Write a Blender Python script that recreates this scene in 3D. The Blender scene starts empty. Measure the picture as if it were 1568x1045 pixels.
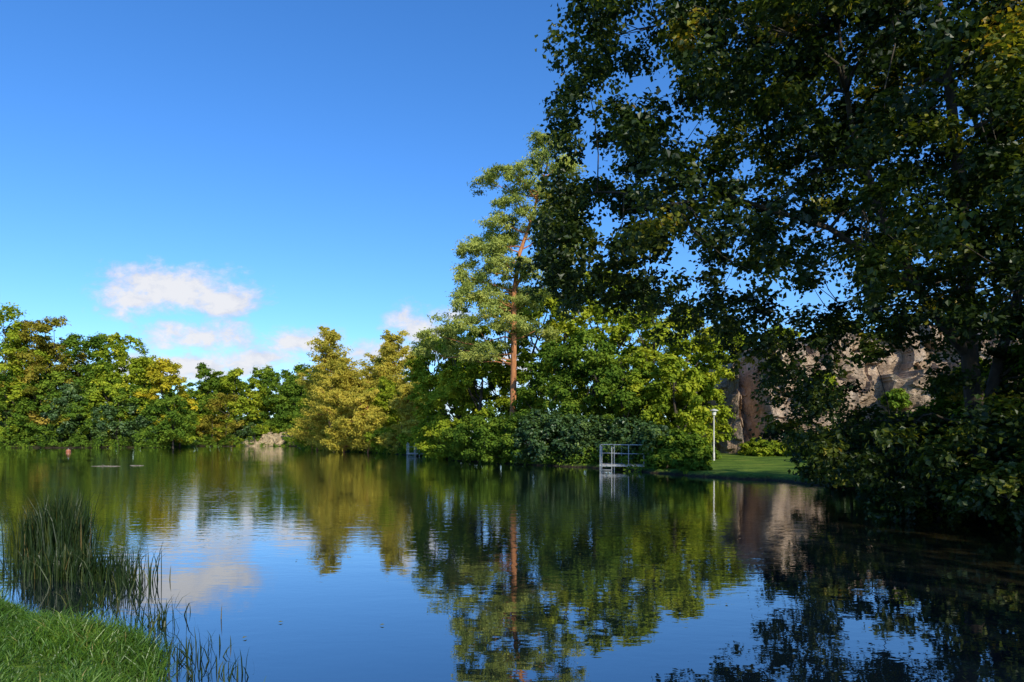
import bpy, math, numpy as np
from mathutils import Vector
RS = np.random.RandomState
sc = bpy.context.scene
CAMH = 1.7; F = 1045.0
def wx(b, d): return (b-784.0)/F*d          # bearing -> lateral metres at depth d
def wz(e, d): return CAMH+(672.0-e)/F*d

# ------------------------------------------------------------ camera
cam = bpy.data.cameras.new("camera"); co = bpy.data.objects.new("camera", cam)
sc.collection.objects.link(co); sc.camera = co
co.location = (0,0,CAMH); co.rotation_euler = (math.radians(90),0,0)
cam.lens = 24; cam.sensor_width = 36; cam.shift_y = 149.5/1568
cam.clip_start = 0.1; cam.clip_end = 8000
sc.view_settings.view_transform='Standard'; sc.view_settings.look='None'; sc.view_settings.exposure=0

# ------------------------------------------------------------ node helpers
class NT:
    def __init__(s, tree): s.t=tree; s.n=tree.nodes; s.l=tree.links
    def add(s, typ, **kw):
        n=s.n.new(typ)
        for k,v in kw.items(): setattr(n,k,v)
        return n
    def put(s, sock, v):
        if isinstance(v,(int,float,tuple,list)): sock.default_value=v
        else: s.l.new(v, sock)
    def math(s, op, a, b=None, c=None, clamp=False):
        n=s.add('ShaderNodeMath', operation=op, use_clamp=clamp); s.put(n.inputs[0],a)
        if b is not None: s.put(n.inputs[1],b)
        if c is not None: s.put(n.inputs[2],c)
        return n.outputs[0]
    def noise(s, vec, scale, detail=4, rough=.5, dist=0):
        n=s.add('ShaderNodeTexNoise'); s.put(n.inputs['Vector'],vec); n.inputs['Scale'].default_value=scale
        n.inputs['Detail'].default_value=detail; n.inputs['Roughness'].default_value=rough; n.inputs['Distortion'].default_value=dist
        return n.outputs['Fac']
    def ramp(s, fac, stops, interp='LINEAR'):
        n=s.add('ShaderNodeValToRGB'); s.put(n.inputs[0],fac); cr=n.color_ramp; cr.interpolation=interp
        while len(cr.elements)<len(stops): cr.elements.new(.5)
        for e,(p,c) in zip(cr.elements,stops): e.position=p; e.color=(c[0],c[1],c[2],1)
        return n.outputs[0]
    def mix(s, fac, a, b, typ='MIX'):
        n=s.add('ShaderNodeMixRGB', blend_type=typ); s.put(n.inputs[0],fac)
        s.put(n.inputs[1],a if not isinstance(a,tuple) else (*a[:3],1)); s.put(n.inputs[2],b if not isinstance(b,tuple) else (*b[:3],1))
        return n.outputs[0]
    def mapr(s, v, a,b,c=0.,d=1., smooth=False):
        n=s.add('ShaderNodeMapRange'); 
        if smooth: n.interpolation_type='SMOOTHSTEP'
        s.put(n.inputs[0],v)
        for i,q in enumerate((a,b,c,d)): s.put(n.inputs[i+1],q)
        return n.outputs[0]
def newmat(name):
    m=bpy.data.materials.new(name); m.use_nodes=True; m.node_tree.nodes.clear(); return m, NT(m.node_tree)
def out(nt, sh): 
    o=nt.add('ShaderNodeOutputMaterial'); nt.l.new(sh,o.inputs['Surface'])

def foliage_mat(name, stops, trans=.35, gloss=.04, tcol=1.2):
    m,n=newmat(name)
    at=n.add('ShaderNodeAttribute', attribute_name='tint')
    col=n.ramp(at.outputs['Fac'],stops)
    d=n.add('ShaderNodeBsdfDiffuse'); n.l.new(col,d.inputs[0])
    t=n.add('ShaderNodeBsdfTranslucent'); n.l.new(n.mix(1.0,col,(1.25*tcol,1.15*tcol,.5*tcol),'MULTIPLY'),t.inputs[0])
    mx=n.add('ShaderNodeMixShader'); mx.inputs[0].default_value=trans
    n.l.new(d.outputs[0],mx.inputs[1]); n.l.new(t.outputs[0],mx.inputs[2])
    if gloss<=0: out(n,mx.outputs[0]); return m
    g=n.add('ShaderNodeBsdfGlossy'); g.inputs['Roughness'].default_value=.42; g.inputs[0].default_value=(.9,.95,1,1)
    m2=n.add('ShaderNodeMixShader'); m2.inputs[0].default_value=gloss
    n.l.new(mx.outputs[0],m2.inputs[1]); n.l.new(g.outputs[0],m2.inputs[2]); out(n,m2.outputs[0])
    return m
def bark_mat(name, a, b, scale=6):
    m,n=newmat(name); tc=n.add('ShaderNodeTexCoord')
    mp=n.add('ShaderNodeMapping'); n.l.new(tc.outputs['Object'],mp.inputs[0]); mp.inputs['Scale'].default_value=(1,1,.25)
    f=n.noise(mp.outputs[0],scale,5,.65)
    col=n.ramp(f,[(.35,a),(.65,b)])
    p=n.add('ShaderNodeBsdfPrincipled'); n.l.new(col,p.inputs['Base Color']); p.inputs['Roughness'].default_value=.9
    bp=n.add('ShaderNodeBump'); bp.inputs['Strength'].default_value=.6; bp.inputs['Distance'].default_value=.05
    n.l.new(f,bp.inputs['Height']); n.l.new(bp.outputs[0],p.inputs['Normal']); out(n,p.outputs[0]); return m

M_bark = bark_mat("bark_dark",(.022,.018,.013),(.075,.06,.045))
M_pinebark = bark_mat("bark_pine",(.24,.09,.035),(.50,.22,.09))
G_green = foliage_mat("leaves_green",[(0,(.045,.10,.016)),(.5,(.125,.21,.026)),(1,(.26,.34,.04))],gloss=0)
G_yg    = foliage_mat("leaves_yellow_green",[(0,(.09,.15,.016)),(.5,(.27,.35,.03)),(1,(.49,.50,.05))],gloss=0)
G_yel   = foliage_mat("leaves_autumn_yellow",[(0,(.16,.18,.016)),(.5,(.40,.37,.03)),(1,(.62,.50,.04))],gloss=0)
G_brown = foliage_mat("leaves_autumn_brown",[(0,(.12,.13,.016)),(.5,(.28,.26,.035)),(1,(.42,.31,.06))],gloss=0)
G_larch = foliage_mat("needles_golden",[(0,(.18,.19,.025)),(.5,(.48,.43,.07)),(1,(.64,.54,.10))],gloss=0)
G_pine  = foliage_mat("needles_pine",[(0,(.12,.18,.045)),(.5,(.34,.40,.10)),(1,(.55,.56,.15))],trans=.25,gloss=0)
G_dark  = foliage_mat("leaves_dark",[(0,(.025,.06,.02)),(.6,(.075,.14,.035)),(1,(.16,.23,.045))],trans=.25,gloss=.03)
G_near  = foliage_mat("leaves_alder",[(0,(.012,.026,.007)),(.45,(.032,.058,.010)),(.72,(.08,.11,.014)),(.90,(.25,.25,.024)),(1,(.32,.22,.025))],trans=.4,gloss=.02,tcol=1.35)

# ------------------------------------------------------------ quad mesh builder
class QB:
    def __init__(s): s.v=[];s.f=[];s.m=[];s.t=[];s.nv=0
    def add(s, v, f, mi, tint):
        v=np.asarray(v,float).reshape(-1,3); f=np.asarray(f,int).reshape(-1,4)
        s.v.append(v); s.f.append(f+s.nv); s.nv+=len(v); s.m.append(np.full(len(f),mi,int))
        s.t.append(np.broadcast_to(np.asarray(tint,float),(len(v),)).copy())
    def tube(s, pts, rad, k=6, mi=0):
        pts=np.asarray(pts,float); n=len(pts); T=np.gradient(pts,axis=0); T/=np.linalg.norm(T,axis=1)[:,None]+1e-9
        ref=np.array([0,0,1.]) if abs(T[0,2])<.8 else np.array([1.,0,0])
        A=np.cross(T,ref); A/=np.linalg.norm(A,axis=1)[:,None]+1e-9; B=np.cross(T,A)
        th=np.arange(k)/k*2*np.pi
        V=pts[:,None,:]+np.asarray(rad)[:,None,None]*(np.cos(th)[None,:,None]*A[:,None,:]+np.sin(th)[None,:,None]*B[:,None,:])
        i=np.arange(n-1)[:,None]; j=np.arange(k)[None,:]; j2=(j+1)%k
        f=np.stack([i*k+j,i*k+j2,(i+1)*k+j2,(i+1)*k+j],-1).reshape(-1,4)
        s.add(V.reshape(-1,3),f,mi,.5)
    def box(s,c,d,mi=0):
        c=np.array(c);d=np.array(d)/2
        v=[c+d*np.array(q) for q in [(-1,-1,-1),(1,-1,-1),(1,1,-1),(-1,1,-1),(-1,-1,1),(1,-1,1),(1,1,1),(-1,1,1)]]
        s.add(v,[(0,3,2,1),(4,5,6,7),(0,1,5,4),(1,2,6,5),(2,3,7,6),(3,0,4,7)],mi,.5)
    def leaves(s, C, N, size, rng, mi=1, aspect=.65, tint=.5, fold=.12):
        n=len(C); N=N/(np.linalg.norm(N,axis=1)[:,None]+1e-9)
        tint=np.broadcast_to(np.asarray(tint,float),(n,))
        T=np.cross(N,rng.randn(n,3)); T/=np.linalg.norm(T,axis=1)[:,None]+1e-9; B=np.cross(N,T)
        S=np.broadcast_to(np.asarray(size,float),(n,))[:,None]
        V=np.stack([C-T*S*.5, C+B*S*aspect*.5-T*S*.06+N*S*fold, C+T*S*.5, C-B*S*aspect*.5-T*S*.06+N*S*fold],1)
        f=np.arange(4*n).reshape(n,4)
        s.add(V.reshape(-1,3),f,mi,np.repeat(np.clip(tint,0,1),4))
    def build(s,name,mats,smooth_mi=0,parent=None,loc=(0,0,0)):
        v=np.concatenate(s.v);f=np.concatenate(s.f);m=np.concatenate(s.m);t=np.concatenate(s.t)
        me=bpy.data.meshes.new(name); me.vertices.add(len(v)); me.vertices.foreach_set('co',v.astype(np.float32).ravel())
        me.loops.add(f.size); me.loops.foreach_set('vertex_index',f.astype(np.int32).ravel())
        me.polygons.add(len(f)); me.polygons.foreach_set('loop_start',(np.arange(len(f))*4).astype(np.int32))
        try: me.polygons.foreach_set('loop_total',np.full(len(f),4,np.int32))
        except Exception: pass
        me.polygons.foreach_set('material_index',m.astype(np.int32))
        me.polygons.foreach_set('use_smooth',(m==smooth_mi))
        a=me.attributes.new('tint','FLOAT','POINT'); a.data.foreach_set('value',t.astype(np.float32))
        for q in mats: me.materials.append(q)
        me.update(calc_edges=True); me.validate()
        o=bpy.data.objects.new(name,me); sc.collection.objects.link(o); o.location=loc
        if parent: o.parent=parent
        return o
def unit(a): return a/(np.linalg.norm(a,axis=-1,keepdims=True)+1e-9)

def scatter(qb, centers, rc, per, leaf, rng, mi=1, flat=.7, aspect=.65, sub=5, up=.35, tvar=.16, tbase=.45, jitter=.6, spread=.42):
    """hierarchical leaf clumps: clump -> sub clump -> leaves (soft, feathery edge)"""
    n=len(centers); rc=np.broadcast_to(rc,(n,))
    tc=tbase+rng.randn(n)*tvar
    sd=unit(rng.randn(n,sub,3)); sd[...,2]=sd[...,2]*flat
    SC=centers[:,None]+sd*(rc[:,None,None]*(rng.rand(n,sub,1)**.4)*.85)
    k=max(1,int(per/sub))
    ld=unit(rng.randn(n,sub,k,3)); ld2=ld.copy(); ld2[...,2]*=flat
    LP=SC[:,:,None]+ld2*(rc[:,None,None,None]*spread*np.minimum(np.abs(rng.randn(n,sub,k,1))*.75+.25,2.2))
    core=centers-np.array([0,0,1.])*rc[:,None]*.4
    N=unit(LP-core[:,None,None])*.8+unit(rng.randn(n,sub,k,3))*jitter+np.array([0,0,up])
    T=np.broadcast_to((tc[:,None]+rng.randn(n,sub)*.08)[:,:,None],(n,sub,k))+rng.randn(n,sub,k)*.1
    LP=LP.reshape(-1,3)
    qb.leaves(LP,N.reshape(-1,3),leaf*(.7+.6*rng.rand(len(LP))),rng,mi,aspect,T.ravel())

def ctrunk(p0,p1,r0,r1,rng,n=7,wob=.03):
    t=np.linspace(0,1,n)[:,None]; L=np.linalg.norm(np.array(p1)-p0)
    P=np.array(p0)*(1-t)+np.array(p1)*t; P[1:-1]+=rng.randn(n-2,3)*L*wob*np.array([1,1,.2])
    return P, r0*(1-t[:,0])+r1*t[:,0]
def limb(qb,a,b,r0,r1,rng,k=5,n=6,sag=.12):
    t=np.linspace(0,1,n)[:,None]; a=np.array(a,float);b=np.array(b,float); L=np.linalg.norm(b-a)
    P=a*(1-t)+b*t; P[:,2]-= (np.sin(t[:,0]*np.pi)*L*sag); P[1:-1]+=rng.randn(n-2,3)*L*.03
    qb.tube(P,r0*(1-t[:,0])**.8+r1,k)

def broadleaf(name, x, y, H, R, mat, seed, z0=.3, base=.12, leaf=.4, ncl=34, per=230, top_pow=.8, lean=0, bark=None, rcs=.27, parent=None, nlimb=12, tb=.45, aspect=.7, shape=.65):
    rng=RS(seed); qb=QB(); hb=H*base
    P,r=ctrunk((0,0,-.4),(lean*H,rng.randn()*.03*H,H*.88),.014*H+.04,.03,rng); qb.tube(P,r,8)
    t=rng.rand(ncl)**.85; ang=rng.rand(ncl)*2*np.pi
    env=np.sin(np.pi*np.clip(t*.86+.12,0,1)**top_pow)**shape
    lob=1+.16*np.sin(ang*3+rng.rand()*6+t*5)+.12*np.sin(ang*5+t*9+rng.rand()*6)
    rad=R*env*lob*(.4+.6*rng.rand(ncl)**.5)*.9
    rc=R*rcs*(.6+.7*rng.rand(ncl))
    C=np.stack([np.cos(ang)*rad+lean*H*t,np.sin(ang)*rad,hb+rc*.5+t*(H-hb-rc*1.2)],1)
    scatter(qb,C,rc,per,leaf,rng,tbase=tb,aspect=aspect)
    for i in rng.permutation(ncl)[:nlimb]:
        zt=max(.15*H,C[i,2]-.18*H-.5*np.hypot(C[i,0],C[i,1])*.5); f=zt/(H*.9)
        a=np.array([lean*H*f,0,zt]); limb(qb,a,C[i],.005*H,.015,rng)
    return qb.build(name,[bark or M_bark,mat],loc=(x,y,z0),parent=parent)

def layered(name, x, y, H, R, mat, seed, z0=.3, base=.12, leaf=.32, tiers=14, per=190, parent=None, bark=None, tb=.5, power=.34, asp=.4, lean=0., tr=.012):
    """larch / pine: crooked trunk, spreading rising branches carrying feathery pads, irregular flat-topped outline"""
    rng=RS(seed); qb=QB()
    P,r=ctrunk((0,0,-.4),(lean*H,rng.randn()*.03*H,H*.95),tr*H+.03,.02,rng,9,.02); qb.tube(P,r,7)
    C=[];RC=[]; skew=rng.rand()*6.28
    for i in range(tiers):
        t=(i+rng.uniform(-.5,.5))/(tiers-1); t=min(max(t,0),1); z=H*(base+(1-base)*t*.93)
        o=np.array([np.interp(z,P[:,2],P[:,0]),np.interp(z,P[:,2],P[:,1]),z-.1])
        rr=R*((1-t)**power*.75+.2); nb=int(8-2.5*t)
        for j in range(nb):
            a=rng.rand()*6.28; L=rr*(.3+.9*rng.rand())*(1+.35*np.sin(a+skew+t*5)); e=o+np.array([np.cos(a)*L,np.sin(a)*L,.1+L*(.5-.35*(1-t))+rng.randn()*.4])
            limb(qb,o,e,.03*(1-t)+.025,.01,rng,4,5,.03)
            for q in (.35,.6,.82,1.0):
                if q*L<.3 and t<.9: continue
                C.append(o*(1-q)+e*q+[0,0,rng.randn()*.18]); RC.append(max(.36,R*.21*(1.15-.5*t))*(.75+.6*rng.rand()))
    scatter(qb,np.array(C),np.array(RC),per*.33,leaf,rng,flat=.55,aspect=asp,up=.3,jitter=.9,tbase=tb,spread=.58)
    return qb.build(name,[bark or M_pinebark,mat],loc=(x,y,z0),parent=parent)

# ------------------------------------------------------------ lake outline & ground
LAKE=np.array([(-2.0,4.45),(-2.75,5.3),(-3.6,6.2),(-4.5,6.95),(-5.8,7.4),(-9,7.8),(-20,9),(-50,16),(-90,40),(-122,85),(-114,116),(-100,123),(-66,126),(-67,138),(-68,148),(-57,151),(-46,150),(-38,128),(-30,108),
 (-22,90),(-16,80),(-11,70),(-7,60),(-4.2,52),(.7,44.6),(5,38.8),(6.8,34),(8.4,30),(10.7,27.2),(11.2,23),(11.0,19),(10.8,14),(9.6,9),(7,5),(4,2.6),(1,1.8),(-.6,2.6),(-1.4,3.7)])
def sdist(X,Y):
    x=X.ravel();y=Y.ravel(); d=np.full(x.shape,1e9); ins=np.zeros(x.shape,bool); n=len(LAKE)
    for i in range(n):
        ax,ay=LAKE[i];bx,by=LAKE[(i+1)%n]; ex,ey=bx-ax,by-ay
        t=np.clip(((x-ax)*ex+(y-ay)*ey)/(ex*ex+ey*ey),0,1); d=np.minimum(d,np.hypot(x-ax-t*ex,y-ay-t*ey))
        c=((ay>y)!=(by>y))&(x<(bx-ax)*(y-ay)/(by-ay+1e-12)+ax); ins^=c
    return np.where(ins,-d,d).reshape(X.shape)
def gheight(X,Y):
    X=np.asarray(X,float);Y=np.asarray(Y,float)
    d=sdist(X,Y); nz=.12*np.sin(X*1.3+Y*.7)+.1*np.sin(Y*2.1-X*.9)+.06*np.sin(X*5+Y*4.1)
    d=d+nz*1.2
    s=np.clip((d+.5)/1.0,0,1); s=s*s*(3-2*s)
    z=-.9+.25*np.clip(d+3,0,3)/3+ s*.85
    z=z+.022*np.clip(d-.5,0,25)+.05*nz*s
    return z-.0
def gz(x,y): return float(gheight(np.array([x]),np.array([y]))[0])
n=420
u=np.linspace(-1,1,n); sx=np.sinh(u*6.2)/np.sinh(6.2)*3500; 
v=np.linspace(-.45,1,n); sy=np.sinh(v*6.2)/np.sinh(6.2)*3500+5
X,Y=np.meshgrid(sx,sy); Z=gheight(X,Y)
qb=QB(); i,j=np.meshgrid(np.arange(n-1),np.arange(n-1),indexing='ij'); a=(i*n+j).ravel()
qb.add(np.stack([X,Y,Z],-1).reshape(-1,3),np.stack([a,a+1,a+n+1,a+n],1),0,.5)
m,nt=newmat("ground_grass_soil"); tc=nt.add('ShaderNodeTexCoord'); geo=nt.add('ShaderNodeNewGeometry')
sep=nt.add('ShaderNodeSeparateXYZ'); nt.l.new(geo.outputs['Position'],sep.inputs[0])
f1=nt.noise(geo.outputs['Position'],.6,6,.65); f2=nt.noise(geo.outputs['Position'],9,4,.6)
grass=nt.ramp(f1,[(.35,(.05,.10,.014)),(.55,(.13,.21,.025)),(.7,(.22,.25,.04))])
grass=nt.mix(.7,grass,nt.ramp(f2,[(.3,(.3,.3,.3)),(.7,(1.3,1.3,1.3))]),'MULTIPLY')
soil=nt.ramp(f2,[(.3,(.02,.016,.01)),(.7,(.06,.045,.03))])
fz=nt.mapr(nt.math('ADD',sep.outputs['Z'],nt.math('MULTIPLY',f2,.12)),.1,.24)
fz=nt.math('MULTIPLY',fz,nt.mapr(sep.outputs['Y'],48,60,1,0.12,True))
p=nt.add('ShaderNodeBsdfPrincipled'); p.inputs['Roughness'].default_value=.95; p.inputs['Specular IOR Level'].default_value=.1
nt.l.new(nt.mix(fz,soil,grass),p.inputs['Base Color'])
bp=nt.add('ShaderNodeBump'); bp.inputs['Strength'].default_value=.7; bp.inputs['Distance'].default_value=.06; nt.l.new(f2,bp.inputs['Height']); nt.l.new(bp.outputs[0],p.inputs['Normal'])
out(nt,p.outputs[0]); qb.build("ground",[m])

# ------------------------------------------------------------ water
m,nt=newmat("lake_water"); geo=nt.add('ShaderNodeNewGeometry'); pos=geo.outputs['Position']
mp=nt.add('ShaderNodeMapping'); nt.l.new(pos,mp.inputs[0]); mp.inputs['Scale'].default_value=(.55,1.5,1)
mp2=nt.add('ShaderNodeMapping'); nt.l.new(pos,mp2.inputs[0]); mp2.inputs['Scale'].default_value=(.9,1.3,1); mp2.inputs['Rotation'].default_value=(0,0,.4)
w1=nt.noise(mp.outputs[0],1.9,3,.5,.4); w2=nt.noise(mp2.outputs[0],6.5,2,.5,.3)
patch=nt.noise(pos,.11,3,.5)
sp=nt.add('ShaderNodeSeparateXYZ'); nt.l.new(pos,sp.inputs[0])
dist=nt.mapr(sp.outputs['Y'],6,15,.25,1.,True)
amp=nt.math('MULTIPLY',nt.mapr(patch,.35,.65,.35,1.15,True),dist)
hgt=nt.math('MULTIPLY',nt.math('ADD',nt.math('MULTIPLY',w1,.5),nt.math('MULTIPLY',w2,.2)),amp)
bp=nt.add('ShaderNodeBump'); bp.inputs['Strength'].default_value=1; bp.inputs['Distance'].default_value=.014; nt.l.new(hgt,bp.inputs['Height'])
g=nt.add('ShaderNodeBsdfGlossy'); g.inputs['Roughness'].default_value=.012; g.inputs[0].default_value=(.97,.98,.98,1); nt.l.new(bp.outputs[0],g.inputs['Normal'])
shal=nt.mapr(nt.math('ADD',sp.outputs['X'],nt.math('MULTIPLY',sp.outputs['Y'],-.15)),2.6,6.5,0,1,True)
bed=nt.ramp(nt.noise(pos,2.2,5,.6),[(.35,(.008,.008,.004)),(.65,(.05,.038,.012))])
col=nt.mix(shal,(.003,.007,.012),bed)
d=nt.add('ShaderNodeBsdfDiffuse'); nt.l.new(col,d.inputs[0])
fr=nt.add('ShaderNodeFresnel'); fr.inputs[0].default_value=1.33; nt.l.new(bp.outputs[0],fr.inputs['Normal'])
fac=nt.math('ADD',nt.math('MULTIPLY',fr.outputs[0],.80),.26,clamp=True)
mx=nt.add('ShaderNodeMixShader'); nt.l.new(fac,mx.inputs[0]); nt.l.new(d.outputs[0],mx.inputs[1]); nt.l.new(g.outputs[0],mx.inputs[2]); out(nt,mx.outputs[0])
qb=QB(); qb.add([(-160,-5,0),(40,-5,0),(40,180,0),(-160,180,0)],[(0,1,2,3)],0,.5); qb.build("lake_water",[m])

# ------------------------------------------------------------ distant tree mass (far + left shore)
dist_p=bpy.data.objects.new("distant_trees",None); sc.collection.objects.link(dist_p)
rng=RS(5)
far=[(-95,455,126,G_yg),(-50,450,128,G_green),(-12,466,128,G_yg),(25,486,129,G_brown),(60,484,130,G_brown),(98,512,131,G_green),(132,512,132,G_green),(168,510,133,G_yg),
 (205,545,133,G_yg),(240,548,131,G_yel),(262,610,132,G_yg),(290,556,156,G_green),(325,568,158,G_green),(352,565,156,G_yg),(392,560,162,G_green),(425,568,158,G_green),(455,560,156,G_green),(484,575,134,G_yg),(378,580,160,G_yg),(310,580,160,G_yg),(440,590,156,G_green),
 (5,560,128,G_green),(45,575,128,G_green),(90,585,129,G_dark),(150,570,130,G_yg),(185,590,130,G_green),(225,610,130,G_yg),(120,560,130,G_green)]
k=0
for (b,e,dd,mt) in far:
    H=wz(e,dd)-.4; k+=1
    broadleaf("tree_%d"%k,wx(b,dd),dd+3+rng.rand()*3,H*1.05,H*.22+1.6,mt,100+k,leaf=.5,ncl=62,per=200,base=.03,parent=dist_p,nlimb=4,tb=.5,rcs=.24,shape=.5)
for b in range(-100,500,21):
    dd=(151 if b>272 else 128)+rng.rand()*4
    if b>470: dd=124
    xx=wx(b,dd); e=600+rng.rand()*45; H=wz(e,dd)
    mt=[G_green,G_green,G_yg,G_dark,G_brown][rng.randint(5)]; k+=1
    if b<230: mt=[G_green,G_dark,G_dark][rng.randint(3)]
    if 378<b<438: H=5.0
    broadleaf("tree_%d"%k,xx,dd+2+(7 if 370<b<440 else 0),H,H*.3+1.8,mt,300+k,leaf=.45,ncl=32,per=180,base=-.03,parent=dist_p,nlimb=3,tb=.45,top_pow=1,shape=.5)
for b in range(-200,660,36):
    dd=185+rng.rand()*10; H=wz(590+rng.rand()*18,dd); k+=1
    if b<240: dd-=30; H=wz(560+rng.rand()*20,dd)
    broadleaf("tree_%d"%k,wx(b,dd),dd,H,7.5,G_green,500+k,leaf=.8,ncl=34,per=120,base=-.03,parent=dist_p,nlimb=0,shape=.4)
for (x_,y_,h_) in [(-75,45,17),(-92,58,18),(-112,70,19),(-128,88,20),(-126,104,22),(-55,28,15)]:
    k+=1; broadleaf("tree_%d"%k,x_-6,y_,h_,6,G_green,600+k,leaf=.55,ncl=40,per=130,parent=dist_p,nlimb=3,base=.0)
# continuous shrub belt overhanging the waterline
def belt(i0,i1,step,far_):
    C1=[];R1=[]
    for a_ in range(i0,i1):
        A=LAKE[a_];B=LAKE[a_+1]; L=np.hypot(*(B-A)); nrm=np.array([(B-A)[1],-(B-A)[0]])/L
        if sdist(np.array([(A+B)[0]/2+nrm[0]*.5]),np.array([(A+B)[1]/2+nrm[1]*.5]))[0]<0: nrm=-nrm
        for q in range(int(L/step)):
            p_=A+(B-A)*(q*step/L)+nrm*.5
            s_=1. if far_ else .5
            if far_ and -60<p_[0]<-49 and p_[1]>140: hs=(.4,)
            else: hs=(.35,1.0,1.9) if rng.rand()<.6 else (.35,1.1)
            for h_ in hs:
                C1.append([p_[0]+rng.randn()*.4*s_+nrm[0]*h_*.6*s_,p_[1]+rng.randn()*.4*s_+nrm[1]*h_*.6*s_,h_*s_+.1*rng.randn()*s_]); R1.append((.9+.5*rng.rand())*s_)
    return np.array(C1),np.array(R1)
qb=QB(); C1,R1=belt(9,19,1.5,True); scatter(qb,C1,R1,90,.32,rng,tbase=.4,mi=0)
qb.build("shrub_belt",[G_green],parent=dist_p,smooth_mi=9)
qb=QB(); C1,R1=belt(19,26,.7,False); scatter(qb,C1,R1*1.15,70,.17,rng,tbase=.45,mi=0)
qb.build("shoreline_shrubs",[G_green],smooth_mi=9)

# golden larches / pines on the promontory
gold=[(514,508,92,3.0,G_larch,.3,-.03),(542,556,88,3.0,G_larch,.3,-.14),(578,545,90,2.8,G_larch,.25,.08),(606,512,86,2.8,G_larch,.28,-.03),(642,545,80,2.4,G_larch,.1,0),(486,562,100,2.9,G_larch,.1,.03),(563,600,80,2.3,G_larch,.04,0),(526,600,84,2.4,G_larch,.04,0),(622,590,74,2.0,G_larch,.04,.02),(592,580,84,2.4,G_yg,.04,0),(555,585,92,2.6,G_yg,.04,0),(478,590,106,2.4,G_yg,.04,0),(500,615,95,2,G_larch,.04,0)]
for q,(b,e,dd,R,mt,bs,ln) in enumerate(gold):
    y_=dd+2; layered("golden_larch_tree",wx(b,y_),y_,wz(e,y_)-.3,R*1.2,mt,40+q,leaf=.34,tiers=13,per=210,tb=.5,base=bs,lean=ln,tr=.012 if bs<.2 else .018)
for q,(b,e,dd,mt) in enumerate([(490,640,98,G_yg),(515,650,89,G_yg),(545,655,83,G_larch),(575,658,77,G_yg),(600,650,73,G_larch),(632,640,69,G_yg),(655,655,62,G_green)]):
    H=wz(e,dd); broadleaf("shore_bush",wx(b,dd)+.8,dd+1.5,H,2.2,mt,60+q,leaf=.3,ncl=26,per=200,base=-.04,nlimb=4,top_pow=1)

# ------------------------------------------------------------ tall scots pine
def tall_pine(name,x,y,z0,seed):
    rng=RS(seed); qb=QB()
    S=50/F
    def L(b,e): return np.array([(b-785)*S,0,(672-e)*S+1.0])
    tr=[L(785,690),L(786,600),L(787,520),L(787,450),(L(795,390)),L(812,340),L(826,290),L(838,250),L(842,222)]
    tr=np.array(tr); tr[4:,1]+=np.array([0,.3,.5,.6,.6])
    qb.tube(tr,[.27,.23,.2,.18,.15,.12,.09,.05,.02],9)
    qb.tube(np.array([L(787,445),L(800,425)+[0,-.4,0],L(822,415)+[0,-.8,0],L(850,425)+[0,-1.2,0]]),[.1,.08,.06,.02],6)
    qb.tube(np.array([L(812,340),L(800,325)+[0,-.4,0],L(785,300)+[0,-.7,0],L(772,288)+[0,-.7,0]]),[.08,.06,.04,.02],6)
    pads=[(840,228,24,13),(826,222,14,9),(858,246,26,14),(848,262,34,14),(822,255,20,10),(775,281,36,9),(748,281,18,6),(800,290,32,11),(838,290,36,16),(868,305,26,16),(785,318,28,9),(812,328,34,14),(765,343,32,11),(745,362,28,11),(790,356,34,14),(724,386,26,11),
     (755,388,34,13),(735,408,34,13),(776,415,34,13),(856,346,34,20),(872,380,30,20),(845,395,28,16),(748,436,44,16),(722,456,34,14),(706,446,18,9),(780,450,36,16),(735,478,40,16),(812,462,36,16),(850,440,36,20),(700,500,32,14),(760,500,44,18),(820,505,40,18),(668,514,28,10),(700,530,40,16),(655,530,22,9),(740,540,40,18),(810,420,26,12),(830,365,22,12),(770,375,26,10),(760,460,36,16),(720,425,26,10)]
    C=[];RC=[];
    for (b,e,rx,rz) in pads:
        c=L(b,e); c[1]=rng.uniform(-1,1)*min(2.2,rx*S*1.3)
        zt=c[2]-.5-abs(c[0])*.15; i=np.clip(np.searchsorted(tr[:,2],zt),1,len(tr)-1); f=np.clip((zt-tr[i-1,2])/(tr[i,2]-tr[i-1,2]),0,1)
        a=tr[i-1]*(1-f)+tr[i]*f; limb(qb,a,c,.05,.015,rng,5,6,.03)
        nn=max(4,int(rx/3.7))
        for q in range(nn):
            C.append(c+np.array([rng.uniform(-1,1)*rx*S*.85,rng.uniform(-1,1)*rx*S*.8,rng.uniform(-.7,.7)*rz*S])); RC.append(.5+.35*rng.rand())
    scatter(qb,np.array(C),np.array(RC),220,.23,rng,flat=.6,aspect=.33,up=.3,jitter=1.,tbase=.5,spread=.5)
    return qb.build(name,[M_pinebark,G_pine],loc=(x,y,z0))
tall_pine("scots_pine_tree",wx(785,50),50,.7,7)

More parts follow.
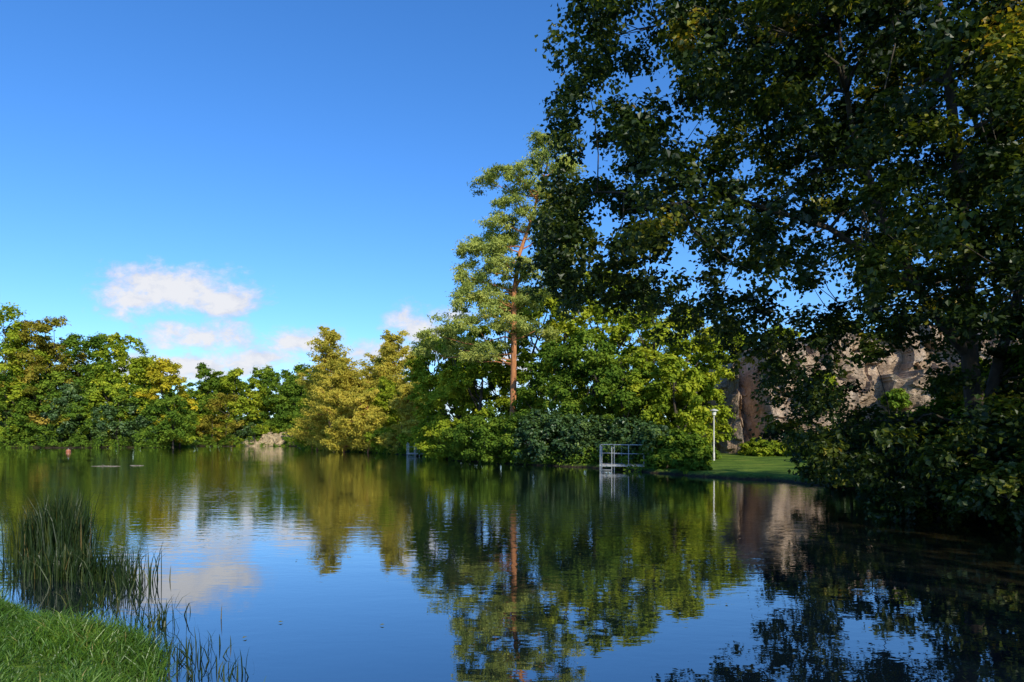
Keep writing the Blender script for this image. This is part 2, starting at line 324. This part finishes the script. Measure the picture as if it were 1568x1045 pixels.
# ------------------------------------------------------------ middle shore trees
mid=[ # bearing, top, depth, R, mat, leaf, z0
 (665,512,66,3.0,G_yg,.28,.55),(700,490,63,3.2,G_yg,.28,.55),(735,500,56,3.0,G_yg,.25,.55),(775,455,58,3.4,G_green,.26,.55),(825,440,57,3.4,G_yg,.26,.55),(870,420,54,3.4,G_yg,.25,.55),
 (915,398,57,3.0,G_yg,.25,.55),(960,420,53,3.6,G_yg,.25,.55),(1005,450,46,3.2,G_yg,.24,.55),(1055,462,49,3.0,G_yg,.24,.55),(1105,500,61,3.0,G_yg,.24,5.2),
 (850,520,48.5,3.0,G_green,.22,.55),(905,500,46,3.0,G_green,.22,.55),(955,560,43.5,2.5,G_green,.22,.55),(1035,540,42,2.2,G_yg,.22,.55),(700,560,58,2.6,G_yg,.24,.55),(1000,530,44,2.6,G_yg,.22,.55),(1075,560,50,1.8,G_yg,.22,.55)]
for q,(b,e,dd,R,mt,lf,z0) in enumerate(mid):
    broadleaf("offframe_shade_tree",wx(b,dd),dd,wz(e,dd)-z0,R,mt,700+q,z0=z0,leaf=lf,ncl=62,per=300,base=.02,nlimb=12,rcs=.23,tb=.5,shape=.5)
bush=[(672,645,59,1.8,G_yg),(688,640,55.5,1.8,G_yg),(712,650,51.5,1.7,G_green),(745,632,49,1.9,G_green),(775,640,47.5,1.8,G_green),(805,630,46,1.9,G_green),(835,625,45,2.0,G_dark),(865,630,43.5,1.9,G_dark),(893,640,42.5,1.8,G_dark),
 (925,635,42.8,1.8,G_dark),(965,640,40.5,1.7,G_dark),(1005,650,37,1.4,G_dark),(1040,655,36,1.3,G_green),(1060,690,32,.7,G_green),(1155,672,49,1.0,G_yg),(1180,672,47,1.1,G_yg),(1068,668,44,1.0,G_green),(1020,690,34.2,.8,G_green)]
for q,(b,e,dd,R,mt) in enumerate(bush):
    broadleaf("shore_bush",wx(b,dd),dd,wz(e,dd)-.1,R*1.15,mt,800+q,z0=.15,leaf=.2,ncl=32,per=260,base=-.1,nlimb=5,top_pow=1.15,rcs=.3)

# off-frame trees behind the camera's right shoulder, added to dapple the alder with shade
for q,(x_,y_,h_,R) in enumerate([(16,5,17,4.4),(19.5,1,17,4.4),(12,-3,15,4.0)]):
    broadleaf("offframe_shade_tree",x_,y_,h_,R,G_green,900+q,leaf=.35,ncl=44,per=125,base=.12)

# ------------------------------------------------------------ quarry cliff
def cliff():
    path=np.array([(13.5,58),(16,54),(17.2,52),(18.2,55),(19.2,52),(24,50),(30,48.5),(36,45),(42,43),(52,40)],float)
    seg=np.r_[0,np.cumsum(np.hypot(*np.diff(path,axis=0).T))]; nu=420; nv=130
    s=np.linspace(0,seg[-1],nu); px=np.interp(s,seg,path[:,0]); py=np.interp(s,seg,path[:,1])
    top=np.interp(px,[13.5,16,17.5,20,26,34,52],[5.0,5.4,7.2,8.6,9.3,9.0,9.5])+.35*np.sin(s*1.1)+.2*np.sin(s*2.9)
    rng=RS(3); V=np.zeros((nu,nv,3)); tv=np.linspace(0,1,nv)
    SS,TT=np.meshgrid(s,tv,indexing='ij'); ZZ=.2+TT*top[:,None]
    def cells(nc,amp,wob,seed,st):
        r=RS(seed); pts=r.rand(nc,2)*[seg[-1],11]; off=r.rand(nc)*amp; gx=r.randn(nc)*.25; gy=r.randn(nc)*.2
        SW=SS+wob*np.sin(ZZ*3.1)+wob*.6*np.sin(SS*7); ZW=ZZ+wob*np.sin(SS*2.3)
        D=(SW[...,None]-pts[:,0])**2+((ZW[...,None]-pts[:,1])*st)**2; idx=D.argmin(-1)
        return off[idx]+gx[idx]*(SW-pts[idx,0])+gy[idx]*(ZW-pts[idx,1])
    o=cells(70,1.6,.3,4,.6)+cells(500,.45,.15,5,1.3)+rng.rand(nu,nv)*.06
    V[...,0]=px[:,None]; V[...,1]=py[:,None]-o+TT*1.8; V[...,2]=ZZ
    B=np.stack([px,py+14,top+.6],-1)[:,None]; V=np.concatenate([V,B],1); nv+=1
    qb=QB(); i,j=np.meshgrid(np.arange(nu-1),np.arange(nv-1),indexing='ij'); a=(i*nv+j).ravel()
    qb.add(V.reshape(-1,3),np.stack([a,a+nv,a+nv+1,a+1],1),0,.5)
    m,nt=newmat("cliff_rock"); g=nt.add('ShaderNodeNewGeometry'); f=nt.noise(g.outputs['Position'],.9,8,.65); f2=nt.noise(g.outputs['Position'],4.5,6,.7)
    col=nt.ramp(f,[(.3,(.18,.135,.095)),(.5,(.40,.30,.22)),(.7,(.52,.43,.34))]); col=nt.mix(.7,col,nt.ramp(f2,[(.35,(.4,.36,.34)),(.6,(1.1,1.05,1))]),'MULTIPLY')
    p=nt.add('ShaderNodeBsdfPrincipled'); nt.l.new(col,p.inputs['Base Color']); p.inputs['Roughness'].default_value=.9
    bp=nt.add('ShaderNodeBump'); bp.inputs['Strength'].default_value=.8; bp.inputs['Distance'].default_value=.15; nt.l.new(f2,bp.inputs['Height']); nt.l.new(bp.outputs[0],p.inputs['Normal']); out(nt,p.outputs[0])
    qb.build("rock_cliff",[m],smooth_mi=9); return m
M_rock=cliff()
for q,(x_,y_,z_,h_,R,mt) in enumerate([(22,56,8.5,2.5,2,G_yg),(26,54,8.8,2.2,2,G_brown),(30,53,8.8,2.5,2.2,G_yg),(35,51,8.8,3,2.4,G_green),(19,58,7.5,3.5,2.2,G_yg),(40,49,9,4,2.6,G_yg),(22.5,49,5.2,1.5,1.1,G_yg),(27,48,3.6,1.6,1.2,G_green),(31.5,46.5,5.6,1.6,1.3,G_yg)]):
    broadleaf("cliff_bush",x_,y_,h_,R,mt,950+q,z0=z_,leaf=.24,ncl=22,per=200,base=0,nlimb=4)
for q,(x_,y_,h_,R,mt) in enumerate([(20,46,1.8,1.6,G_green),(24,42,2.6,2.0,G_green),(17.5,36,2.0,1.5,G_dark),(21,38,2.8,1.9,G_green),(27,40,3.3,2.3,G_yg),(15.5,29,2.0,1.6,G_dark),(19,31,2.8,1.9,G_green),(17,24,2.6,1.8,G_dark),(22,33,3.3,2.1,G_yg),(14.3,23,2.2,1.5,G_dark),(30,42,5.0,2.4,G_green)]):
    broadleaf("undergrowth_bush",x_,y_,h_,R,mt,970+q,z0=.4,leaf=.2,ncl=34,per=230,base=-.05,nlimb=4)
# far rock outcrop: a low broken bank with slabs, half overgrown
rng=RS(8); qb=QB(); nu,nv=90,26; s=np.linspace(-7,6,nu); tv=np.linspace(0,1,nv)
hp=np.interp(s,[-7,-5,-3,-1.5,0,2,3.2,4.5,6],[.6,1.5,1.2,2.4,3.3,2.9,3.3,1.8,.4])+.2*np.sin(s*5)
pc=rng.rand(60,2)*[13,4]-[7,0]; oc=rng.rand(60)*.8
SS,TT=np.meshgrid(s,tv,indexing='ij'); ZZ=TT*hp[:,None]
D=(SS[...,None]-pc[:,0])**2+((ZZ[...,None]-pc[:,1])*1.2)**2; o_=oc[D.argmin(-1)]
V=np.stack([SS+0*TT,-o_+TT*1.6+.06*rng.randn(nu,nv),ZZ-.3],-1); V=np.concatenate([V,np.stack([s,s*0+6,hp],-1)[:,None]],1); nv+=1
i,j=np.meshgrid(np.arange(nu-1),np.arange(nv-1),indexing='ij'); a=(i*nv+j).ravel(); qb.add(V.reshape(-1,3),np.stack([a,a+nv,a+nv+1,a+1],1),0,.5)
m,nt=newmat("pale_rock"); g_=nt.add('ShaderNodeNewGeometry'); p=nt.add('ShaderNodeBsdfPrincipled'); nt.l.new(nt.ramp(nt.noise(g_.outputs['Position'],1.2,6,.7),[(.35,(.14,.11,.06)),(.6,(.42,.33,.2))]),p.inputs['Base Color']); p.inputs['Roughness'].default_value=.9; out(nt,p.outputs[0])
qb.build("rock_outcrop",[m],smooth_mi=9,loc=(wx(406,151),151.3,0))
for q,(b,d_,z_,h_,R,mt) in enumerate([(365,151,.1,2.0,1.4,G_yg),(390,152.5,1.2,3.0,1.5,G_green),(415,154,2.6,2.6,2.2,G_yg),(438,151,.1,3.4,1.6,G_green),(402,155,2.6,2.8,2,G_yg)]):
    broadleaf("outcrop_bush",wx(b,d_),d_,h_,R,mt,990+q,z0=z_,leaf=.32,ncl=16,per=120,base=-.1,nlimb=2)

# ------------------------------------------------------------ big near alder on the right bank
def alder():
    rng=RS(11); qb=QB(); Y0=15.0
    poly=np.array([(1.9,11.6),(1.2,9.8),(1.0,8.4),(.8,6.6),(.65,5.5),(1.2,4.9),(1.9,5.3),(2.8,4.8),(4.2,4.2),(5.5,3.7),(6.3,2.8),(6.3,1.5),(7.4,.7),(8.8,.3),(11,.3),(14,.6),(17,2),(18,8),(17,13),(13,17),(8,17),(4.2,15)])
    def inside(x,z):
        ins=np.zeros(x.shape,bool)
        for i in range(len(poly)):
            ax,ay=poly[i];bx,by=poly[(i+1)%len(poly)]
            ins^=((ay>z)!=(by>z))&(x<(bx-ax)*(z-ay)/(by-ay+1e-12)+ax)
        return ins
    N=15000; x=rng.uniform(.4,18,N); z=rng.uniform(.3,17,N); y=rng.uniform(-5.0,5.2,N)
    sc_=np.sqrt(np.clip(1-(y/5.6)**2,0.05,1))**.5
    cx,cz=10.5,8.5
    xx=cx+(x-cx)/sc_; zz=cz+(z-cz)/sc_
    ok=inside(xx,zz); x,y,z=x[ok],y[ok],z[ok]
    v=np.sin(x*1.25+y*.7+1)*np.sin(z*1.35+y*.5)+.6*np.sin(x*2.3-z*1.9+y*1.1); ok=(v>-.47)
    thin=(z<4.4)&(z>2.0)&(x>4.6)&(x<11); ok&=~(thin&(rng.rand(len(x))<.62)); x,y,z=x[ok],y[ok],z[ok]
    C=np.stack([x,y,z],1)[:1180]
    rc=.42+.35*rng.rand(len(C))
    trunk=np.array([[10.9,.8,-.2],[10.75,.7,1.5],[10.4,.5,3.4],[10.2,.3,5.2],[10.0,.2,7.2],[9.6,0,9.5],[9.3,0,12],[9.2,0,15]]); tr_r=[.28,.22,.18,.15,.13,.1,.06,.02]
    qb.tube(trunk,tr_r,10)
    t2=np.array([[10.75,.7,1.6],[11.4,1.0,3.5],[12.2,1.1,6.0],[12.8,.9,9.0],[13.4,.8,13.0]]); qb.tube(t2,[.15,.12,.1,.07,.03],8)
    t3=np.array([[10.35,.5,3.6],[9.0,.1,5.0],[7.9,-.3,6.6],[7.2,-.5,8.4],[6.8,-.6,11]]); qb.tube(t3,[.13,.1,.08,.06,.02],8)
    t4=np.array([[9.0,.1,5.0],[6.8,-.4,6.2],[4.6,-.6,6.8],[2.4,-.7,6.5]]); qb.tube(t4,[.08,.06,.04,.015],7)
    hubs=[]
    for T in (trunk,t2,t3,t4):
        for a,b in zip(T[:-1],T[1:]):
            for f in (0,.25,.5,.75): hubs.append(a*(1-f)+b*f)
    hubs=np.array([h for h in hubs if h[2]>1.2])
    sec=[]
    for c in C[::15]:
        dd=np.linalg.norm((hubs-c)*[1,1,1.3],axis=1)+np.clip(hubs[:,2]-c[2],0,9)*.5; a=hubs[dd.argmin()]
        n_=7; t=np.linspace(0,1,n_)[:,None]; P=a*(1-t)+c*t; L=np.linalg.norm(c-a); P[:,2]+=np.sin(t[:,0]*np.pi)*L*.1; P[1:-1]+=rng.randn(n_-2,3)*L*.025
        qb.tube(P,.035*(1-t[:,0])+.008,5); sec.extend(P[2:])
    sec=np.array(sec)
    for c in C[::2]:
        a=sec[np.linalg.norm(sec-c,axis=1).argmin()]; 
        if np.linalg.norm(a-c)>.2: limb(qb,a,c,.012,.004,rng,4,4,.03)
    scatter(qb,C,rc,235,.122,rng,flat=.65,aspect=.75,sub=6,up=.4,tvar=.2,tbase=.44,jitter=.9,spread=.45)
    edge=[]
    for _ in range(260):
        i=rng.randint(0,12); f=rng.rand(); e=poly[i]*(1-f)+poly[i+1]*f; edge.append([e[0]+.2+rng.randn()*.25,rng.uniform(-1.5,1.5),e[1]+rng.randn()*.22])
    scatter(qb,np.array(edge),.33,60,.115,rng,flat=.8,sub=5,tbase=.42,jitter=1.)
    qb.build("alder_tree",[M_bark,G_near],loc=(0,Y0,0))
alder()
rng=RS(21)
for q,(x_,y_,h_,R,mt) in enumerate([(10.6,16.8,2.4,1.8,G_near),(11.3,20,2.6,1.8,G_near),(10.6,13.4,2.4,1.7,G_near),(12.4,16,4.2,2.0,G_green),(12.2,13,3.4,1.7,G_yg),(12,24,2.4,1.7,G_near),(12.8,19,3.6,1.8,G_green),(9.6,11.6,1.9,1.6,G_near),(10.2,10.4,3.0,1.7,G_near),(14,17,5.0,1.8,G_yg),(9.2,14.6,1.3,1.2,G_near)]):  # yellow-green bushes stand in for a sun patch, brightness put in leaf colour
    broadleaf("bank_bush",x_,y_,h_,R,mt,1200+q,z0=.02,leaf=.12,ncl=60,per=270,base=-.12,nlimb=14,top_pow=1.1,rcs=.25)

# ------------------------------------------------------------ near grass bank and reeds
rng=RS(31)
G_grass=foliage_mat("grass_blades",[(0,(.03,.075,.01)),(.5,(.08,.18,.018)),(.85,(.16,.26,.03)),(1,(.38,.33,.12))],trans=.3,gloss=.03,tcol=1.1)
G_reed=foliage_mat("reed_blades",[(0,(.008,.022,.005)),(.6,(.022,.044,.01)),(.85,(.06,.075,.016)),(1,(.2,.15,.06))],trans=.2,gloss=.02)  # blade albedo darkened to stand in for shade over the reeds
def blades(qb,x,y,z,h,w,lean,rng,mi=0,tint=None,curve=.5):
    n=len(x); a=rng.rand(n)*6.28; B=np.stack([np.cos(a),np.sin(a),0*a],1); b=rng.rand(n)*6.28
    Ld=np.stack([np.cos(b),np.sin(b),0*b],1)*(lean*h)[:,None]
    P0=np.stack([x,y,z],1); U=np.array([0,0,1.])
    P1=P0+U*(h*.4)[:,None]+Ld*.2; P2=P0+U*(h*.75)[:,None]+Ld*.55; P3=P0+U*(h*(1-.25*lean*curve))[:,None]+Ld*1.1
    W=B*(w/2)[:,None]
    V=np.stack([P0-W,P0+W,P1-W*.95,P1+W*.95,P2-W*.65,P2+W*.65,P3-W*.1,P3+W*.1],1)
    base=(np.arange(n)*8)[:,None]; f=np.concatenate([base+np.array([0,1,3,2]),base+np.array([2,3,5,4]),base+np.array([4,5,7,6])],0)
    if tint is None: tint=rng.rand(n)
    qb.add(V.reshape(-1,3),f,mi,np.repeat(np.clip(tint,0,1),8))
N=190000
x=rng.uniform(-9,1.,N); y=rng.uniform(1.8,8.6,N); d=sdist(x,y)
keep=(d>-.12)&(x/y<.0)&(x/y>-1.1); x,y,d=x[keep],y[keep],d[keep]; z=gheight(x,y)
cl=np.sin(x*3.1+y*1.7)*np.sin(y*3.7-x*1.3)+.5*np.sin(x*7+y*6)+.4*np.sin(x*13-y*9)*np.sin(y*15)
h=(.04+.06*rng.rand(len(x)))*np.clip(1+.7*cl,.3,2.2)+.11*np.exp(-((d-.1)/.22)**2)*rng.rand(len(x))
ok=(z>-.02); 
qb=QB(); blades(qb,x[ok],y[ok],z[ok]-.01,h[ok]*1.25,.005+.005*rng.rand(ok.sum()),.3+1.0*rng.rand(ok.sum()),rng,tint=.42+.16*cl[ok]+.19*rng.randn(ok.sum()))
qb.build("grass",[G_grass],smooth_mi=9)
def reeds(name,groups,seed):
    rng=RS(seed); qb=QB()
    for (cx,cy,sx_,sy_,n_,h0,h1,ln) in groups:
        x=cx+rng.randn(n_)*sx_; y=cy+rng.randn(n_)*sy_
        blades(qb,x,y,np.full(n_,-.1),(h0+(h1-h0)*rng.rand(n_))+.1,.009+.007*rng.rand(n_),.05+ln*rng.rand(n_)**2,rng,tint=.4+.25*rng.randn(n_))
    return qb.build(name,[G_reed],smooth_mi=9)
reeds("reeds",[(wx(94,9.4),9.4,.11,.15,900,.4,1.05,.22),(wx(68,9.6),9.6,.13,.2,550,.35,.8,.3),(wx(114,9.1),9.1,.07,.15,260,.35,.95,.3)],1)
reeds("reeds",[(wx(150,8.3),8.3,.22,.18,340,.12,.45,.5),(wx(200,8.0),8.0,.15,.18,100,.15,.5,.6),(wx(40,8.8),8.8,.25,.15,160,.12,.3,.4),(wx(105,8.4),8.4,.24,.15,420,.15,.45,.45)],2)
reeds("sedge",[(wx(165,7.1),7.1,.14,.25,90,.08,.32,.8),(wx(225,6.1),6.1,.14,.3,80,.08,.28,.9),(wx(290,5.3),5.3,.14,.16,60,.06,.24,.9),(wx(335,4.9),4.9,.12,.1,40,.05,.2,.9)],3)

# ------------------------------------------------------------ metal bathing platform, lamp, buoy, small things
m,nt=newmat("galvanised_steel"); g_=nt.add('ShaderNodeNewGeometry'); p=nt.add('ShaderNodeBsdfPrincipled'); nt.l.new(nt.ramp(nt.noise(g_.outputs['Position'],8,4),[(.3,(.3,.32,.33)),(.7,(.5,.52,.53))]),p.inputs['Base Color']); p.inputs['Metallic'].default_value=.3; p.inputs['Roughness'].default_value=.45; out(nt,p.outputs[0]); M_steel=m
m,nt=newmat("weathered_deck"); g_=nt.add('ShaderNodeNewGeometry'); p=nt.add('ShaderNodeBsdfPrincipled'); nt.l.new(nt.ramp(nt.noise(g_.outputs['Position'],6,4),[(.3,(.16,.14,.12)),(.7,(.3,.28,.25))]),p.inputs['Base Color']); p.inputs['Roughness'].default_value=.8; out(nt,p.outputs[0]); M_deck=m
def platform(name,x,y,W=2.3,D=1.6,zd=.32,rot=0):
    qb=QB(); H=1.05
    for i in range(9): qb.box((0,-D/2+(i+.5)*D/9,zd),(W,D/9-.02,.05),1)
    qb.box((0,-D/2-.03,zd-.05),(W+.06,.05,.10)); qb.box((0,D/2+.03,zd-.05),(W+.06,.05,.10))
    def rod(a,b,r=.022): qb.tube(np.array([a,b],float),[r,r],8)
    xs=[-W/2,-W/2+.75,W/2-.8,W/2]
    for x_ in xs:
        rod((x_,-D/2,-1.0),(x_,-D/2,zd+H)); 
    for x_ in (-W/2,0,W/2): rod((x_,D/2,-1.0),(x_,D/2,zd+H))
    for z_ in (zd+H,zd+H*.55):
        rod((xs[1],-D/2,z_),(xs[3],-D/2,z_)); rod((-W/2,D/2,z_),(W/2,D/2,z_)); rod((W/2,-D/2,z_),(W/2,D/2,z_)); rod((-W/2,-D/2,z_),(-W/2,D/2,z_))
    for x_ in (-W/2+.1,-W/2+.62):
        t=np.linspace(0,np.pi,9); hoop=np.stack([np.full(9,x_),-D/2-.02-.22+np.cos(t)*.22,zd+.75+np.sin(t)*.22],1)
        P=np.vstack([[x_,-D/2-.02,zd],hoop,[x_,-D/2-.46,-.7]]); qb.tube(P,np.full(len(P),.02),8)
    for z_ in (-.2,.05,.3): rod((-W/2+.1,-D/2-.46,z_),(-W/2+.62,-D/2-.46,z_),.02)
    o=qb.build(name,[M_steel,M_deck],smooth_mi=9,loc=(x,y,0)); o.rotation_euler[2]=rot; return o
platform("bathing_platform",wx(952,37),37,rot=-.15)
platform("bathing_platform",wx(640,66),65.5,W=1.9,rot=.2)
qb=QB(); 
qb.tube(np.array([[0,0,-.3],[0,0,.5],[0,0,.52],[0,0,2.75]]),[.065,.065,.045,.04],10)
qb.tube(np.array([[0,0,2.72],[0,0,2.76],[0,0,2.98],[0,0,3.0]]),[.05,.11,.15,.15],14,1)
qb.tube(np.array([[0,0,3.0],[0,0,3.01],[0,0,3.05],[0,0,3.12],[0,0,3.15]]),[.15,.27,.27,.1,.001],16)
m,nt=newmat("lamp_glass"); p=nt.add('ShaderNodeBsdfPrincipled'); p.inputs['Base Color'].default_value=(.75,.75,.7,1); p.inputs['Roughness'].default_value=.3; out(nt,p.outputs[0])
m2,nt=newmat("lamp_paint_grey"); g_=nt.add('ShaderNodeNewGeometry'); p=nt.add('ShaderNodeBsdfPrincipled'); nt.l.new(nt.ramp(nt.noise(g_.outputs['Position'],5,4),[(.3,(.4,.4,.38)),(.7,(.55,.55,.52))]),p.inputs['Base Color']); p.inputs['Roughness'].default_value=.5; out(nt,p.outputs[0])
lx,ly=wx(1093,41.5),41.5; qb.build("street_lamp",[m2,m],loc=(lx,ly,gz(lx,ly)))
def painted(name,c):
    m,nt=newmat(name); g_=nt.add('ShaderNodeNewGeometry'); p=nt.add('ShaderNodeBsdfPrincipled'); nt.l.new(nt.mix(nt.noise(g_.outputs['Position'],4,3),tuple(q*.6 for q in c),c),p.inputs['Base Color']); p.inputs['Roughness'].default_value=.45; out(nt,p.outputs[0]); return m
qb=QB(); t=np.linspace(-1.5,1.45,12); P=np.stack([0*t,0*t,.10+np.sin(t)*.24],1); qb.tube(P,np.cos(t)*.30,18); qb.tube(np.array([[0,0,.3],[0,0,.38],[0,0,.41]]),[.08,.07,.01],10,1)
qb.build("buoy",[painted("buoy_orange",(.38,.13,.06)),M_steel],loc=(wx(105,88),88,0))
qb=QB(); rng=RS(4); P=np.array([[-1.2,0,.0],[-.5,.1,.02],[.2,0,.01],[.5,.15,.0]]); qb.tube(P,[.01,.02,.02,.01],7); P=np.array([[.6,1.,.0],[.9,.9,.02],[1.3,1.0,.01],[1.5,1.0,.0]]); qb.tube(P,[.01,.02,.02,.01],7); limb(qb,(-.3,.05,.03),(-.7,.3,.12),.015,.005,rng)
qb.build("floating_branch",[bark_mat("driftwood",(.12,.1,.08),(.25,.22,.18))],loc=(wx(170,42),42,0))
qb=QB(); rng=RS(9); C=np.array([(wx(375,5.8),5.8,.012),(wx(430,6.3),6.3,.01),(wx(585,6.2),6.2,.01),(-.6,8.5,.01),(-3.0,9.5,.01),(2.2,7,.01),(1,10,.01),(3.2,6.1,.01)]); qb.leaves(C,np.tile([0,0,1.],(len(C),1))+rng.randn(len(C),3)*.08,np.full(len(C),.05),rng,mi=0,tint=.2)
qb.build("floating_leaves",[G_brown],smooth_mi=9)

# ------------------------------------------------------------ light + sky
EL=math.radians(30); AZ=math.radians(154)
S=Vector((math.sin(AZ)*math.cos(EL),math.cos(AZ)*math.cos(EL),math.sin(EL)))
ld=bpy.data.lights.new("sun",'SUN'); ld.energy=5.0; ld.angle=math.radians(.5); ld.color=(1,.9,.68)
lo=bpy.data.objects.new("sun",ld); sc.collection.objects.link(lo); lo.rotation_euler=S.to_track_quat('Z','Y').to_euler(); lo.location=(30,-30,40)
w=bpy.data.worlds.new("World"); sc.world=w; w.use_nodes=True; w.node_tree.nodes.clear(); nt=NT(w.node_tree)
sky=nt.add('ShaderNodeTexSky', sky_type='NISHITA'); sky.sun_disc=False; sky.sun_elevation=EL; sky.sun_rotation=AZ; sky.air_density=1.0; sky.dust_density=.4; sky.ozone_density=2.0
tint=nt.mix(1.0,sky.outputs[0],(.82,1.05,1.42),'MULTIPLY')
hs=nt.add('ShaderNodeHueSaturation'); hs.inputs['Saturation'].default_value=1.12; hs.inputs['Value'].default_value=1; nt.l.new(tint,hs.inputs['Color'])
b1=nt.add('ShaderNodeBackground'); b1.inputs[1].default_value=.15; nt.l.new(hs.outputs[0],b1.inputs[0])
tc=nt.add('ShaderNodeTexCoord'); sp=nt.add('ShaderNodeSeparateXYZ'); nt.l.new(tc.outputs['Generated'],sp.inputs[0])
yy=nt.math('MAXIMUM',sp.outputs['Y'],.02); U=nt.math('DIVIDE',sp.outputs['X'],yy); Vv=nt.math('DIVIDE',sp.outputs['Z'],yy)
cb=nt.add('ShaderNodeCombineXYZ'); nt.l.new(U,cb.inputs[0]); nt.l.new(nt.math('MULTIPLY',Vv,1.6),cb.inputs[1])
fb=nt.noise(cb.outputs[0],11,10,.62,.35); fb2=nt.noise(cb.outputs[0],34,7,.65,.3)
clouds=[(268,446,130,44,1.25),(205,462,60,30,1.25),(330,460,70,26,1.2),(300,518,115,30,1.1),(265,500,60,18,.8),(458,524,80,28,1.15),(290,560,220,30,1.15),(420,548,100,18,.9),(640,505,70,34,.95),(695,482,36,16,.8),(610,540,120,26,1.0),(-60,600,300,40,.8),(560,600,300,45,.9),(780,560,160,50,.8)]
tot=None
for (b,e,rx,rz,s_) in clouds:
    du=nt.math('MULTIPLY',nt.math('SUBTRACT',U,(b-784)/F),F/rx); dv=nt.math('MULTIPLY',nt.math('SUBTRACT',Vv,(672-e)/F),F/rz)
    r=nt.math('SQRT',nt.math('ADD',nt.math('MULTIPLY',du,du),nt.math('MULTIPLY',dv,dv)))
    q=nt.math('MULTIPLY',nt.math('SUBTRACT',1.15,r),s_)
    tot=q if tot is None else nt.math('MAXIMUM',tot,q)
nz=nt.math('ADD',nt.math('MULTIPLY',nt.math('SUBTRACT',fb,.5),2.9),nt.math('MULTIPLY',nt.math('SUBTRACT',fb2,.5),1.3))
dens=nt.mapr(nt.math('ADD',tot,nz),.0,1.0,0,.96,True)
front=nt.math('GREATER_THAN',sp.outputs['Y'],.03); dens=nt.math('MULTIPLY',dens,front)
ccol=nt.ramp(nt.math('ADD',nt.math('MULTIPLY',tot,.25),nt.math('ADD',nt.math('MULTIPLY',fb2,.7),nt.math('MULTIPLY',fb,.35))),[(.45,(.50,.58,.78)),(.8,(.94,.94,.97))])
b2=nt.add('ShaderNodeBackground'); b2.inputs[1].default_value=.92; nt.l.new(ccol,b2.inputs[0])
mx=nt.add('ShaderNodeMixShader'); nt.l.new(dens,mx.inputs[0]); nt.l.new(b1.outputs[0],mx.inputs[1]); nt.l.new(b2.outputs[0],mx.inputs[2])
o=nt.add('ShaderNodeOutputWorld'); nt.l.new(mx.outputs[0],o.inputs['Surface'])
